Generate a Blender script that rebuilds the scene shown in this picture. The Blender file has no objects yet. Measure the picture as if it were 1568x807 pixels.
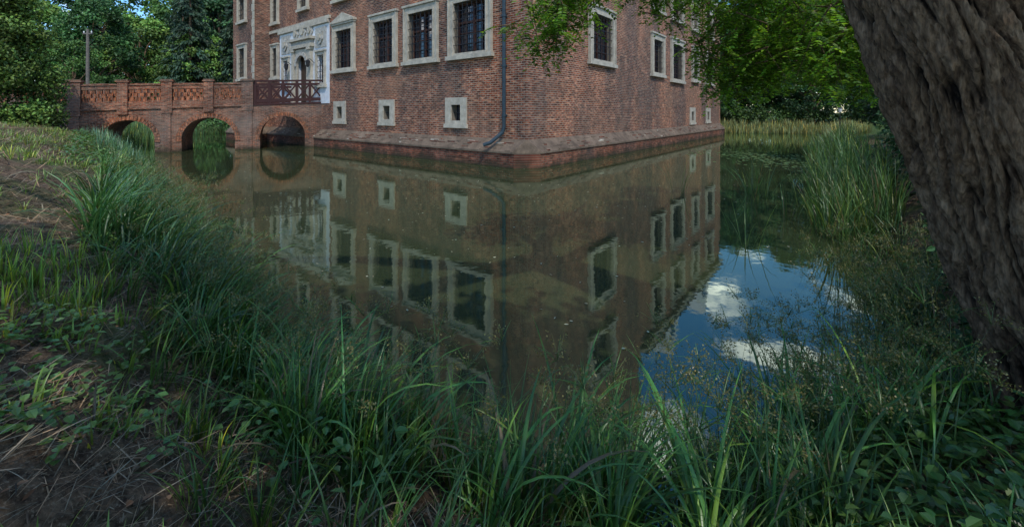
import bpy, math, bmesh
import numpy as np
from mathutils import Vector, Matrix, noise as mnoise
R = np.random.default_rng(7)
scene = bpy.context.scene
COL = scene.collection
scene.view_settings.view_transform = 'Standard'
scene.view_settings.look = 'None'
scene.view_settings.exposure = 0

# ------------------------------------------------------------ node helpers
def newmat(name):
    m = bpy.data.materials.new(name); m.use_nodes = True
    nt = m.node_tree; nt.nodes.clear()
    out = nt.nodes.new('ShaderNodeOutputMaterial')
    return m, nt, out
def N(nt, t, **kw):
    n = nt.nodes.new(t)
    for k, v in kw.items():
        if k.startswith('i_'):
            key = k[2:].replace('_', ' ')
            n.inputs[key].default_value = v
        else: setattr(n, k, v)
    return n
def mix(nt, fac, a, b, mode='MIX'):
    n = nt.nodes.new('ShaderNodeMix'); n.data_type = 'RGBA'; n.blend_type = mode
    for idx, v in ((0, fac), (6, a), (7, b)):
        if hasattr(v, 'is_linked') or hasattr(v, 'links'): nt.links.new(v, n.inputs[idx])
        elif idx == 0: n.inputs[0].default_value = v
        else: n.inputs[idx].default_value = (*v, 1) if len(v) == 3 else v
    return n.outputs[2]
def ramp(nt, fac, stops):
    n = nt.nodes.new('ShaderNodeValToRGB')
    e = n.color_ramp.elements
    while len(e) < len(stops): e.new(0.5)
    for i, (p, c) in enumerate(stops):
        e[i].position = p
        e[i].color = (c, c, c, 1) if not hasattr(c, '__len__') else (*c, 1)
    nt.links.new(fac, n.inputs[0]); return n.outputs[0]
def noise(nt, vec, scale, detail=4, rough=.55, dist=0):
    n = N(nt, 'ShaderNodeTexNoise', i_Scale=scale, i_Detail=detail, i_Roughness=rough, i_Distortion=dist)
    if vec is not None: nt.links.new(vec, n.inputs['Vector'])
    return n.outputs['Fac']
def mapping(nt, vec, sc=(1,1,1)):
    n = nt.nodes.new('ShaderNodeMapping'); n.inputs['Scale'].default_value = sc
    nt.links.new(vec, n.inputs[0]); return n.outputs[0]
def bump(nt, h, strength, dist):
    n = N(nt, 'ShaderNodeBump', i_Strength=strength, i_Distance=dist)
    nt.links.new(h, n.inputs['Height']); return n.outputs[0]
def principled(nt, out, col, rough=.8, nrm=None, metal=0, spec=.5):
    p = N(nt, 'ShaderNodeBsdfPrincipled')
    if hasattr(col, 'links'): nt.links.new(col, p.inputs['Base Color'])
    else: p.inputs['Base Color'].default_value = (*col, 1)
    if hasattr(rough, 'links'): nt.links.new(rough, p.inputs['Roughness'])
    else: p.inputs['Roughness'].default_value = rough
    p.inputs['Metallic'].default_value = metal
    p.inputs['Specular IOR Level'].default_value = spec
    if nrm: nt.links.new(nrm, p.inputs['Normal'])
    nt.links.new(p.outputs[0], out.inputs[0]); return p
def objco(nt): return nt.nodes.new('ShaderNodeTexCoord').outputs['Object']

def brick_mat(name, c1, c2, c3, mortar, bw=.30, rh=.10, ms=.018, pale=(.34,.30,.25), paleamt=.5, off=0.0):
    m, nt, out = newmat(name)
    co = objco(nt)
    s = N(nt, 'ShaderNodeSeparateXYZ'); nt.links.new(co, s.inputs[0])
    a = N(nt, 'ShaderNodeMath', operation='ADD'); nt.links.new(s.outputs[0], a.inputs[0]); nt.links.new(s.outputs[1], a.inputs[1])
    c = N(nt, 'ShaderNodeCombineXYZ'); nt.links.new(a.outputs[0], c.inputs[0]); nt.links.new(s.outputs[2], c.inputs[1])
    b = N(nt, 'ShaderNodeTexBrick')
    b.inputs['Color1'].default_value = (*c1, 1); b.inputs['Color2'].default_value = (*c2, 1)
    b.inputs['Mortar'].default_value = (*mortar, 1)
    b.inputs['Scale'].default_value = 1; b.inputs['Mortar Size'].default_value = ms
    b.inputs['Mortar Smooth'].default_value = .3; b.inputs['Bias'].default_value = off
    b.inputs['Brick Width'].default_value = bw; b.inputs['Row Height'].default_value = rh
    nt.links.new(c.outputs[0], b.inputs['Vector'])
    v2 = mapping(nt, c.outputs[0], (1/bw*.9, 1/rh*.9, 1))
    n1 = noise(nt, v2, 1.0, 1)
    dark = ramp(nt, n1, [(.34, .30), (.5, 1.0), (.68, 1.6)])
    n2 = noise(nt, co, .35, 5, .6)
    col = mix(nt, ramp(nt, n1, [(.57, 0), (.63, .8)]), b.outputs['Color'], c3)
    col = mix(nt, 1.0, col, dark, 'MULTIPLY')
    col = mix(nt, b.outputs['Fac'], col, mortar)
    col = mix(nt, ramp(nt, n2, [(.46, 0), (.68, paleamt)]), col, pale)
    n3 = noise(nt, co, 1.3, 6, .7)
    col = mix(nt, 1.0, col, ramp(nt, n3, [(.3, .58), (.7, 1.25)]), 'MULTIPLY')
    n4 = noise(nt, mapping(nt, co, (.5, .5, .12)), 1.0, 4)
    col = mix(nt, 1.0, col, ramp(nt, n4, [(.38, (.66,.70,.74)), (.6, (1.2,1.02,.90))]), 'MULTIPLY')
    zr = N(nt, 'ShaderNodeMath', operation='MULTIPLY_ADD'); nt.links.new(n3, zr.inputs[0]); zr.inputs[1].default_value = 1.0
    nt.links.new(s.outputs[2], zr.inputs[2])
    col = mix(nt, ramp(nt, zr.outputs[0], [(.5, .85), (.85, 0)]), col, (.035, .033, .02))
    inv = N(nt, 'ShaderNodeMath', operation='SUBTRACT'); inv.inputs[0].default_value = 1; nt.links.new(b.outputs['Fac'], inv.inputs[1])
    principled(nt, out, col, .9, bump(nt, inv.outputs[0], .6, .025), spec=.2)
    return m
def stone_mat(name, c, var=.35, sc=3, rough=.85):
    m, nt, out = newmat(name); co = objco(nt)
    n = noise(nt, co, sc, 8, .65); n2 = noise(nt, co, sc*9, 3)
    col = mix(nt, 1, c, ramp(nt, n, [(.3, 1-var), (.7, 1+var*.5)]), 'MULTIPLY')
    col = mix(nt, 1, col, ramp(nt, n2, [(.3, .85), (.7, 1.1)]), 'MULTIPLY')
    principled(nt, out, col, rough, bump(nt, n2, .3, .01), spec=.3); return m
def foliage_mat(name, trans=.3, rough=.5, spec=.35):
    m, nt, out = newmat(name)
    at = N(nt, 'ShaderNodeAttribute', attribute_name='Col')
    p = principled(nt, out, at.outputs['Color'], rough, spec=spec)
    if trans > 0:
        t = N(nt, 'ShaderNodeBsdfTranslucent')
        tc = mix(nt, 1, at.outputs['Color'], (1.7, 1.6, .6), 'MULTIPLY'); nt.links.new(tc, t.inputs[0])
        ms = N(nt, 'ShaderNodeMixShader'); ms.inputs[0].default_value = trans
        nt.links.new(p.outputs[0], ms.inputs[1]); nt.links.new(t.outputs[0], ms.inputs[2])
        nt.links.new(ms.outputs[0], out.inputs[0])
    return m

M_BR = brick_mat('castle_brick', (.29,.085,.04), (.145,.052,.036), (.30,.17,.10), (.31,.26,.205), pale=(.23,.17,.125), paleamt=.4)
M_BR2 = brick_mat('castle_plinth_brick', (.22,.062,.035), (.14,.045,.03), (.19,.09,.055), (.15,.11,.08), paleamt=.12)
M_BRB = brick_mat('bridge_brick', (.29,.085,.042), (.17,.058,.036), (.26,.13,.078), (.24,.185,.14), bw=.26, rh=.085, pale=(.29,.25,.21), paleamt=.55)
M_RING = brick_mat('arch_ring_brick', (.40,.14,.06), (.30,.10,.05), (.33,.15,.085), (.2,.14,.1), bw=.09, rh=.3, paleamt=.1)
M_STONE = stone_mat('sandstone', (.45,.405,.32))
M_CAP = stone_mat('ledge_stone', (.18,.13,.09), .6, 1.6)
M_PLAST = stone_mat('white_plaster', (.64,.66,.68), .2)
M_RELIEF = stone_mat('relief_stone', (.42,.40,.35), .45, 6)
M_REVEAL = stone_mat('reveal_stone', (.2,.17,.13))
M_IRON = stone_mat('wrought_iron', (.02,.02,.022), .3, 5, .6)
M_WOODW = stone_mat('window_wood', (.06,.025,.018), .3, 8, .6)
M_REDW = stone_mat('stained_rail_wood', (.045,.013,.011), .3, 6, .55)
M_DOOR = stone_mat('door_wood', (.06,.035,.02), .4, 7, .6)
M_PIPE = stone_mat('patinated_copper_pipe', (.028,.05,.065), .3, 5, .45)
M_ROOF = brick_mat('roof_tile', (.22,.08,.05), (.16,.06,.04), (.25,.1,.06), (.06,.03,.02), bw=.22, rh=.18, paleamt=.15)
m, nt, out = newmat('window_glass')
principled(nt, out, (.015,.02,.03), .05, bump(nt, noise(nt, objco(nt), 1.5, 2), .15, .05), spec=.9); M_GLASS = m

# ------------------------------------------------------------ mesh helpers
class MB:
    def __init__(s): s.v=[]; s.f=[]; s.m=[]; s.mats=[]
    def mi(s, mat):
        if mat not in s.mats: s.mats.append(mat)
        return s.mats.index(mat)
    def poly(s, pts, mat):
        b=len(s.v); s.v += [tuple(p) for p in pts]; s.f.append(tuple(range(b,b+len(pts)))); s.m.append(s.mi(mat))
    def box(s, M, t0,t1,d0,d1,z0,z1, mat, zf=None):
        z=(lambda t: 0) if zf is None else zf
        c=[M(t,d,zz+z(t)) for zz in (z0,z1) for (t,d) in ((t0,d0),(t1,d0),(t1,d1),(t0,d1))]
        b=len(s.v); s.v+=c; k=s.mi(mat)
        for q in ((0,3,2,1),(4,5,6,7),(0,1,5,4),(1,2,6,5),(2,3,7,6),(3,0,4,7)):
            s.f.append(tuple(b+i for i in q)); s.m.append(k)
    def prism(s, M, prof, d0, d1, mat):
        a=[M(t,d0,z) for t,z in prof]; c=[M(t,d1,z) for t,z in prof]
        b=len(s.v); n=len(prof); s.v+=a+c; k=s.mi(mat)
        s.f.append(tuple(range(b,b+n))); s.m.append(k)
        s.f.append(tuple(range(b+2*n-1,b+n-1,-1))); s.m.append(k)
        for i in range(n):
            j=(i+1)%n; s.f.append((b+i,b+n+i,b+n+j,b+j)); s.m.append(k)
    def tube(s, pts, rad, mat, n=10):
        pts=[Vector(p) for p in pts]; k=s.mi(mat); b=len(s.v)
        if not hasattr(rad,'__len__'): rad=[rad]*len(pts)
        for i,p in enumerate(pts):
            d=(pts[min(i+1,len(pts)-1)]-pts[max(i-1,0)]).normalized()
            a=d.cross(Vector((.3,.9,.1))).normalized(); c=d.cross(a)
            for j in range(n):
                an=2*math.pi*j/n; s.v.append(tuple(p+(a*math.cos(an)+c*math.sin(an))*rad[i]))
        for i in range(len(pts)-1):
            for j in range(n):
                j2=(j+1)%n; s.f.append((b+i*n+j,b+i*n+j2,b+(i+1)*n+j2,b+(i+1)*n+j)); s.m.append(k)
        s.f.append(tuple(b+j for j in range(n))); s.m.append(k)
        s.f.append(tuple(b+(len(pts)-1)*n+j for j in reversed(range(n)))); s.m.append(k)
    def obj(s, name, parent=None, smooth=False, bevel=0):
        me=bpy.data.meshes.new(name); me.from_pydata(s.v,[],s.f)
        for m_ in s.mats: me.materials.append(m_)
        me.polygons.foreach_set('material_index', s.m)
        if smooth: me.polygons.foreach_set('use_smooth',[True]*len(s.f))
        me.update()
        bm=bmesh.new(); bm.from_mesh(me); bmesh.ops.recalc_face_normals(bm, faces=bm.faces); bm.to_mesh(me); bm.free()
        o=bpy.data.objects.new(name,me); COL.objects.link(o)
        if parent: o.parent=parent
        if bevel:
            bv=o.modifiers.new('b','BEVEL'); bv.width=bevel; bv.segments=2; bv.limit_method='ANGLE'
        return o
def empty(name, loc=(0,0,0), rot=0):
    e=bpy.data.objects.new(name,None); e.location=loc; e.rotation_euler=(0,0,rot); COL.objects.link(e); return e

def quadmesh(name, V, F, C, mat, parent=None, smooth=True):
    me=bpy.data.meshes.new(name)
    V=np.asarray(V,np.float32); F=np.asarray(F,np.int32)
    me.vertices.add(len(V)); me.vertices.foreach_set('co',V.ravel())
    me.loops.add(F.size); me.loops.foreach_set('vertex_index',F.ravel())
    me.polygons.add(len(F)); me.polygons.foreach_set('loop_start',np.arange(len(F),dtype=np.int32)*4)
    me.polygons.foreach_set('loop_total',np.full(len(F),4,np.int32))
    me.polygons.foreach_set('use_smooth',np.full(len(F),smooth))
    if C is not None:
        ca=me.color_attributes.new('Col','FLOAT_COLOR','POINT')
        ca.data.foreach_set('color',np.hstack([C,np.ones((len(C),1))]).astype(np.float32).ravel())
    me.materials.append(mat)
    me.update(calc_edges=True); me.validate()
    o=bpy.data.objects.new(name,me); COL.objects.link(o)
    if parent: o.parent=parent
    return o

def blade_geo(base, az, L, W, lean, curve, col, segs=6, fold=.35, tipcol=1.25):
    n=len(base); s=np.linspace(0,1,segs+1)
    dirh=np.stack([np.cos(az),np.sin(az),0*az],1); side0=np.stack([-np.sin(az),np.cos(az),0*az],1)
    p=base.copy(); V=np.zeros((n,segs+1,3,3)); C=np.zeros((n,segs+1,3,3))
    tw=R.uniform(-.8,.8,n)
    for i in range(segs+1):
        th=lean+curve*s[i]**1.4
        tang=dirh*np.sin(th)[:,None]+np.array([0,0,1])*np.cos(th)[:,None]
        nrm=np.cross(side0,tang)
        a=tw*s[i]
        side=side0*np.cos(a)[:,None]+nrm*np.sin(a)[:,None]
        nn=np.cross(side,tang)
        w=(W*(.55+.45*min(1,s[i]*3))*(1-s[i]**2.2)+.0004)[:,None]
        V[:,i,0]=p-side*w; V[:,i,2]=p+side*w; V[:,i,1]=p+nn*w*fold*-1
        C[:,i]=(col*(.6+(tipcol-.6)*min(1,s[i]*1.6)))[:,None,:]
        p=p+tang*(L/segs)[:,None]
    idx=(np.arange(n)*(segs+1)*3)[:,None]
    F=[]
    for i in range(segs):
        for k in (0,1):
            F.append(np.stack([idx[:,0]+i*3+k, idx[:,0]+i*3+k+1, idx[:,0]+(i+1)*3+k+1, idx[:,0]+(i+1)*3+k],1))
    return V.reshape(-1,3), np.concatenate(F), C.reshape(-1,3)
def leaf_geo(c, ax, nr, L, W, col, fold=.25):
    ax=ax/np.linalg.norm(ax,axis=1,keepdims=True)
    sd=np.cross(ax,nr); sd/=np.linalg.norm(sd,axis=1,keepdims=True)+1e-9
    up=np.cross(sd,ax); L=np.broadcast_to(L,(len(c),))[:,None]; W=np.broadcast_to(W,(len(c),))[:,None]
    b=c; P=[b, b+ax*L*.3+sd*W*.5+up*W*fold, b+ax*L*.7+sd*W*.42+up*W*fold, b+ax*L, b+ax*L*.7-sd*W*.42+up*W*fold, b+ax*L*.3-sd*W*.5+up*W*fold]
    V=np.stack(P,1).reshape(-1,3); i=np.arange(len(c))*6
    F=np.concatenate([np.stack([i,i+1,i+2,i+3],1),np.stack([i,i+3,i+4,i+5],1)])
    return V,F,np.repeat(col,6,0)
def merge(gs):
    o=0; V=[];F=[];C=[]
    for v,f,c in gs: V.append(v);F.append(f+o);C.append(c);o+=len(v)
    return np.concatenate(V),np.concatenate(F),np.concatenate(C)
def rdir(n):
    v=R.normal(size=(n,3)); return v/np.linalg.norm(v,axis=1,keepdims=True)
def vcol(base, n, v=.25, hue=.12):
    k=1+R.uniform(-v,v,(n,1)); h=R.uniform(-hue,hue,(n,1))
    return np.clip(np.array(base)*k*np.hstack([1+h*1.6,1+0*h,1-h]),.002,1)

# ------------------------------------------------------------ terrain
SHORE=np.array([(-23.6,23.6),(-17.8,19.6),(-10.4,12.2),(-6.5,8.1),(-3.6,5.1),(-1.9,3.5),(-.8,2.7),(.4,2.4),(1.8,2.5),(3.1,3.3),(4.9,5.3),(7.7,9),(11.4,14),(16,21),(24,31),(31,38),(35,46),(24,50),(10,66),(-10,72),(-34,55),(-34,42),(-27,29)])
def sdist(x,y):
    """positive on land, negative in the water"""
    P=np.stack([x.ravel(),y.ravel()],1); best=np.full(len(P),1e9); ins=np.zeros(len(P),bool); n=len(SHORE)
    for i in range(n):
        a=SHORE[i]; b=SHORE[(i+1)%n]; ab=b-a
        t=np.clip(((P-a)@ab)/(ab@ab),0,1); d=np.linalg.norm(P-a-t[:,None]*ab,axis=1); best=np.minimum(best,d)
        cond=((a[1]>P[:,1])!=(b[1]>P[:,1])); xx=a[0]+(P[:,1]-a[1])/(b[1]-a[1]+1e-12)*ab[0]
        ins^=cond&(P[:,0]<xx)
    return np.where(ins,-best,best).reshape(x.shape)
def ground(x,y,d=None):
    x=np.asarray(x,float); y=np.asarray(y,float)
    if d is None: d=sdist(x,y)
    d=d+.12*np.sin(x*2.3+y*1.1)+.08*np.sin(y*4.1-x*3.2)+.05*np.sin(x*9.+y*5)
    A=1.15+1.0/(1+np.exp((x+2.2)*1.3))
    z=np.where(d>0,A*(1-np.exp(-np.maximum(d,0)/1.8)),-.9*(1-np.exp(np.minimum(d,0)/1.2)))
    z=z+(.03*np.sin(x*5+y*3)+.02*np.sin(x*11-y*13)+.012*np.sin(x*23+y*31))*np.clip(d,0,1)
    return z
a=np.linspace(-6.6,6.6,380); gx=1.5*np.sinh(a); gy=1.5*np.sinh(a)+3
X,Y=np.meshgrid(gx,gy); Z=ground(X,Y)
n=len(a); V=np.stack([X,Y,Z],2).reshape(-1,3); ii=(np.arange(n-1)[:,None]*n+np.arange(n-1)[None]).ravel()
F=np.stack([ii,ii+1,ii+n+1,ii+n],1)
m,nt,out=newmat('bank_soil'); co=objco(nt)
n1=noise(nt,co,.9,6,.6); n2=noise(nt,co,14,6,.7); n3=noise(nt,co,60,3)
dry=mix(nt,ramp(nt,n2,[(.38,0),(.62,1)]),(.045,.029,.018),(.19,.128,.078))
dry=mix(nt,ramp(nt,n3,[(.55,0),(.68,.7)]),dry,(.29,.22,.145))
grn=mix(nt,ramp(nt,n2,[(.35,0),(.65,1)]),(.035,.055,.016),(.10,.14,.04))
col=mix(nt,ramp(nt,n1,[(.44,0),(.62,.75)]),dry,grn)
sx=N(nt,'ShaderNodeSeparateXYZ'); nt.links.new(co,sx.inputs[0])
col=mix(nt,ramp(nt,sx.outputs[2],[(0,1),(.25,0)]),col,(.012,.010,.007))
vl=N(nt,'ShaderNodeVectorMath',operation='LENGTH'); nt.links.new(co,vl.inputs[0])
dv=N(nt,'ShaderNodeMath',operation='DIVIDE'); nt.links.new(vl.outputs['Value'],dv.inputs[0]); dv.inputs[1].default_value=100
col=mix(nt,ramp(nt,dv.outputs[0],[(.3,0),(.42,.85)]),col,(.06,.11,.03))
principled(nt,out,col,.95,bump(nt,n2,.8,.04),spec=.15)
quadmesh('ground',V,F,None,m)

# ------------------------------------------------------------ water
m,nt,out=newmat('pond_water'); co=objco(nt)
nb=noise(nt,co,2.2,3,.5); nb2=noise(nt,co,.25,3); nb3=noise(nt,co,9,2,.5)
mk=mix(nt,ramp(nt,nb2,[(.35,0),(.65,1)]),(.030,.042,.018),(.044,.056,.026))
df=N(nt,'ShaderNodeBsdfDiffuse'); nt.links.new(mk,df.inputs[0])
gl=N(nt,'ShaderNodeBsdfGlossy'); gl.inputs['Roughness'].default_value=.03; gl.inputs['Color'].default_value=(.85,.97,.82,1)
bs=N(nt,'ShaderNodeMath',operation='MULTIPLY_ADD'); nt.links.new(nb3,bs.inputs[0]); bs.inputs[1].default_value=.12; nt.links.new(nb,bs.inputs[2])
bn=bump(nt,bs.outputs[0],.12,.02); nt.links.new(bn,gl.inputs['Normal'])
fr=N(nt,'ShaderNodeFresnel'); fr.inputs[0].default_value=2.05
ms=N(nt,'ShaderNodeMixShader'); nt.links.new(fr.outputs[0],ms.inputs[0]); nt.links.new(df.outputs[0],ms.inputs[1]); nt.links.new(gl.outputs[0],ms.inputs[2])
nt.links.new(ms.outputs[0],out.inputs[0])
V=[(-45,-2,0),(60,-2,0),(60,80,0),(-45,80,0)]
quadmesh('water',V,[(0,1,2,3)],None,m,smooth=False)

# ------------------------------------------------------------ castle
castle=empty('brick_castle',(.64,17.9,0),math.atan2(.778,.628))
ML=lambda t,d,z:(-d,t,z)
MR=lambda t,d,z:(t,-d,z)
HT=13.3; HB=21.0; XB=12.5
def wall(mb,M,t0,t1,z0,z1,holes,mat,rmat,depth=.35,d=0,back=M_GLASS):
    ts=sorted(set([t0,t1]+[h[0] for h in holes]+[h[1] for h in holes])); zs=sorted(set([z0,z1]+[h[2] for h in holes]+[h[3] for h in holes]))
    for i in range(len(ts)-1):
        for j in range(len(zs)-1):
            tc=(ts[i]+ts[i+1])/2; zc=(zs[j]+zs[j+1])/2
            if any(h[0]<tc<h[1] and h[2]<zc<h[3] for h in holes): continue
            mb.poly([M(ts[i],d,zs[j]),M(ts[i+1],d,zs[j]),M(ts[i+1],d,zs[j+1]),M(ts[i],d,zs[j+1])],mat)
    for (a0,a1,b0,b1) in holes:
        q=d-depth
        for (p,r) in (((a0,b0),(a1,b0)),((a1,b0),(a1,b1)),((a1,b1),(a0,b1)),((a0,b1),(a0,b0))):
            mb.poly([M(p[0],d,p[1]),M(r[0],d,r[1]),M(r[0],q,r[1]),M(p[0],q,p[1])],rmat)
        if back: mb.poly([M(a0,q,b0),M(a1,q,b0),M(a1,q,b1),M(a0,q,b1)],back)
def window_trim(mb,M,t0,t1,z0,z1,fw=.36,grille=True,ped=False):
    i0,i1,j0,j1=t0+fw,t1-fw,z0+.32,z1-fw
    mb.box(M,t0,i0,-.02,.11,z0+.2,z1-.01,M_STONE); mb.box(M,i1,t1,-.02,.11,z0+.2,z1-.01,M_STONE)
    mb.box(M,i0+.002,i1-.002,-.02,.108,j1,z1-.012,M_STONE)
    mb.box(M,t0-.1,t1+.1,-.02,.22,z0,z0+.198,M_STONE)
    mb.box(M,i0+.002,i1-.002,-.02,.104,z0+.2,j0,M_STONE)
    mb.box(M,t0+.004,t0+.09,.112,.16,z0+.2,z1+.0,M_STONE); mb.box(M,t1-.09,t1-.004,.112,.16,z0+.2,z1,M_STONE)
    mb.box(M,i0-.07,i0-.004,.112,.15,z0+.2,j1+.07,M_STONE); mb.box(M,i1+.004,i1+.07,.112,.15,z0+.2,j1+.07,M_STONE)
    mb.box(M,t0-.06,t1+.06,-.02,.2,z1,z1+.12,M_STONE)
    if ped:
        mb.box(M,t0-.12,t1+.12,-.02,.26,z1+.122,z1+.24,M_STONE)
        tc=(t0+t1)/2
        mb.prism(M,[(t0-.12,z1+.242),(t1+.12,z1+.242),(tc,z1+.75)],-.02,.2,M_STONE)
    w=i1-i0; h=j1-j0; tc=(i0+i1)/2
    g=-.28
    for (a,b,c,d_) in ((i0,i0+.09,j0,j1),(i1-.09,i1,j0,j1),(i0+.09,i1-.09,j0,j0+.09),(i0+.09,i1-.09,j1-.09,j1)):
        mb.box(M,a,b,g-.06,g,c,d_,M_WOODW)
    mb.box(M,tc-.06,tc+.06,g-.06,g+.03,j0+.09,j1-.09,M_WOODW)
    zt=j0+h*.62
    mb.box(M,i0+.09,i1-.09,g-.055,g+.022,zt-.05,zt+.05,M_WOODW)
    for kz in (.2,.41,.81):
        mb.box(M,i0+.09,i1-.09,g-.05,g-.012,j0+h*kz-.02,j0+h*kz+.02,M_WOODW)
    for kt in (.25,.75):
        mb.box(M,i0+w*kt-.02,i0+w*kt+.02,g-.05,g-.01,j0+.09,j1-.09,M_WOODW)
    if grille:
        nv=max(3,int(w/.3))
        for i in range(1,nv): mb.box(M,i0+w*i/nv-.015,i0+w*i/nv+.015,.03,.06,j0,j1,M_IRON)
        nh=int(h/.38)
        for i in range(1,nh): mb.box(M,i0,i1,.055,.08,j0+h*i/nh-.014,j0+h*i/nh+.014,M_IRON)
    return (i0,i1,j0,j1)
def small_trim(mb,M,tc,z0,z1,w=1.5):
    fw=.42; t0,t1=tc-w/2,tc+w/2
    mb.box(M,t0,t0+fw,-.02,.07,z0+.2,z1,M_STONE); mb.box(M,t1-fw,t1,-.02,.07,z0+.2,z1,M_STONE)
    mb.box(M,t0+fw+.002,t1-fw-.002,-.02,.068,z1-.36,z1-.002,M_STONE)
    mb.box(M,t0-.06,t1+.06,-.02,.12,z0,z0+.198,M_STONE); mb.box(M,t0+fw+.002,t1-fw-.002,-.02,.066,z0+.2,z0+.36,M_STONE)
    a,b,c,d_=t0+fw,t1-fw,z0+.36,z1-.36
    mb.box(M,a+(b-a)/2-.02,a+(b-a)/2+.02,-.18,-.15,c,d_,M_IRON); mb.box(M,a,b,-.15,-.12,(c+d_)/2-.015,(c+d_)/2+.015,M_IRON)
    return (a,b,c,d_)
W=MB(); T=MB()
hl=[]
for (a0,a1) in ((1.95,4.85),(5.65,8.45),(9.1,11.8),(13.5,16.2)):
    hl.append(window_trim(T,ML,a0,a1,4.95,8.1,ped=(a0>13)))
    hl.append(window_trim(T,ML,a0,a1,9.6,12.4,grille=False))
    hl.append(window_trim(T,ML,a0+.3,a1-.3,14.4,16.8,grille=False))
for tc in (4.35,10.15,15.4): hl.append(small_trim(T,ML,tc,1.62,3.12))
hl.append(window_trim(T,ML,24.75,26.15,5.0,7.8,fw=.25)); hl.append(window_trim(T,ML,24.75,26.15,9.4,12,fw=.25))
wp=window_trim(T,ML,17.15,18.55,4.1,6.6,fw=.22); hl.append(wp)
wq=window_trim(T,ML,22.75,24.05,4.1,6.6,fw=.22); hl.append(wq)
wt=window_trim(T,ML,19.7,21.3,9.8,12.2,fw=.25); hl.append(wt)
door=(19.55,21.45,3.0,6.9); hl.append(door)
wall(W,ML,0,31.2,-1,HB,hl,M_BR,M_REVEAL)
hr=[]
for (a0,a1,z0,z1) in ((5.4,8.5,4.95,8.1),(14.3,16.9,4.9,7.9),(18.4,21.6,4.7,8.1),(23.9,26.0,5,8.1),(28.4,31.3,5,8.1)):
    hr.append(window_trim(T,MR,a0,a1,z0,z1)); 
    hr.append(window_trim(T,MR,a0,a1,9.5,12.3,grille=False))
for tc in (24.2,29.4): hr.append(small_trim(T,MR,tc,1.3,2.8,1.6))
wall(W,MR,XB,34,-1,HT,[h for h in hr if h[0]>XB],M_BR,M_REVEAL)
wall(W,MR,0,XB,-1,HB,[h for h in hr if h[0]<XB]+[window_trim(T,MR,5.7,8.2,14.4,16.8,grille=False)],M_BR,M_REVEAL)
W.poly([(XB,0,HT),(XB,31.2,HT),(XB,31.2,HB),(XB,0,HB)],M_BR)
W.poly([(34,0,-1),(34,31.2,-1),(34,31.2,HT),(34,0,HT)],M_BR); W.poly([(XB,31.2,-1),(34,31.2,-1),(34,31.2,HT),(XB,31.2,HT)],M_BR); W.poly([(0,31.2,-1),(XB,31.2,-1),(XB,31.2,HB),(0,31.2,HB)],M_BR)
W.box(MR,34.003,38,-6,-.8,-1,11.5,M_BR)
MT=lambda t,d,z:ML(t,d+1.2,z)
tw_h=[window_trim(T,MT,28.0,29.9,5.0,8.0,fw=.28),window_trim(T,MT,28.0,29.9,9.8,12.2,fw=.28),window_trim(T,MT,28.1,29.8,1.6,3.4,fw=.28)]
wall(W,MT,26.5,31.2,-1,16,tw_h,M_BR,M_REVEAL)
W.poly([(-1.2,26.5,-1),(0,26.5,-1),(0,26.5,16),(-1.2,26.5,16)],M_BR); W.poly([(-1.2,31.2,-1),(-.001,31.2,-1),(-.001,31.2,16),(-1.2,31.2,16)],M_BR)
W.poly([(-1.2,26.5,16),(0,26.5,16),(0,31.2,16),(-1.2,31.2,16)],M_STONE)
W.obj('walls',castle)
for z in np.arange(0,15.5,.62):
    w_=.5 if int(z/.62)%2 else .34
    T.box(ML,26.45,26.45+w_,1.19,1.25,z,z+.58,M_STONE)
T.box(ML,16.6,26.4,-.02,.14,8.75,8.98,M_STONE)
T.box(ML,-.3,31,-.02,.3,HB-.25,HB+.25,M_STONE); T.box(MR,0,XB,-.02,.302,HB-.252,HB+.252,M_STONE); T.box(MR,XB+.003,34,-.02,.302,HT-.252,HT+.252,M_STONE)
P=MB()
sh=lambda h,e=.02:(h[0]+e,h[1]-e,h[2]+e,h[3]-e)
wall(P,ML,16.75,24.55,3.0,8.75,[sh(wp),sh(wq),(door[0]+.02,door[1]-.02,3.0,door[3]-.02)],M_PLAST,M_PLAST,depth=.3,d=.045,back=None)
P.poly([ML(16.75,0,3),ML(16.75,.045,3),ML(16.75,.045,8.75),ML(16.75,0,8.75)],M_PLAST)
P.obj('portal_plaster',castle)
tc=20.5; r=.78; zs_=5.75
T.box(ML,19.55,tc-r,.05,.2,3.0,zs_,M_STONE); T.box(ML,tc+r,21.45,.05,.2,3.0,zs_,M_STONE)
arc=[(tc-r*math.cos(a),zs_+r*math.sin(a)) for a in np.linspace(0,math.pi,15)]
T.prism(ML,[(19.55,zs_)]+arc+[(21.45,zs_),(21.45,7.0),(19.55,7.0)],.05,.2,M_STONE)
for i,(p0,p1) in enumerate(zip(np.linspace(0,math.pi,10)[:-1],np.linspace(0,math.pi,10)[1:])):
    e=.03; q=[(tc-rr*math.cos(a),zs_+rr*math.sin(a)) for rr,a in ((r,p0+e),(r+.26,p0+e),(r+.26,p1-e),(r,p1-e))]
    T.prism(ML,q,.2,.27,M_RELIEF)
T.box(ML,19.6,21.4,-.32,-.2,3.0,6.9,M_DOOR)
for k in range(4): T.box(ML,tc-.7+k*.36,tc-.4+k*.36,-.2,-.16,3.2,5.6,M_DOOR)
for t_ in (19.2,21.8):
    T.box(ML,t_-.24,t_+.24,.05,.34,3.0,3.5,M_STONE); T.box(ML,t_-.17,t_+.17,.05,.28,3.5,6.85,M_STONE); T.box(ML,t_-.25,t_+.25,.05,.36,6.85,7.05,M_STONE)
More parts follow.
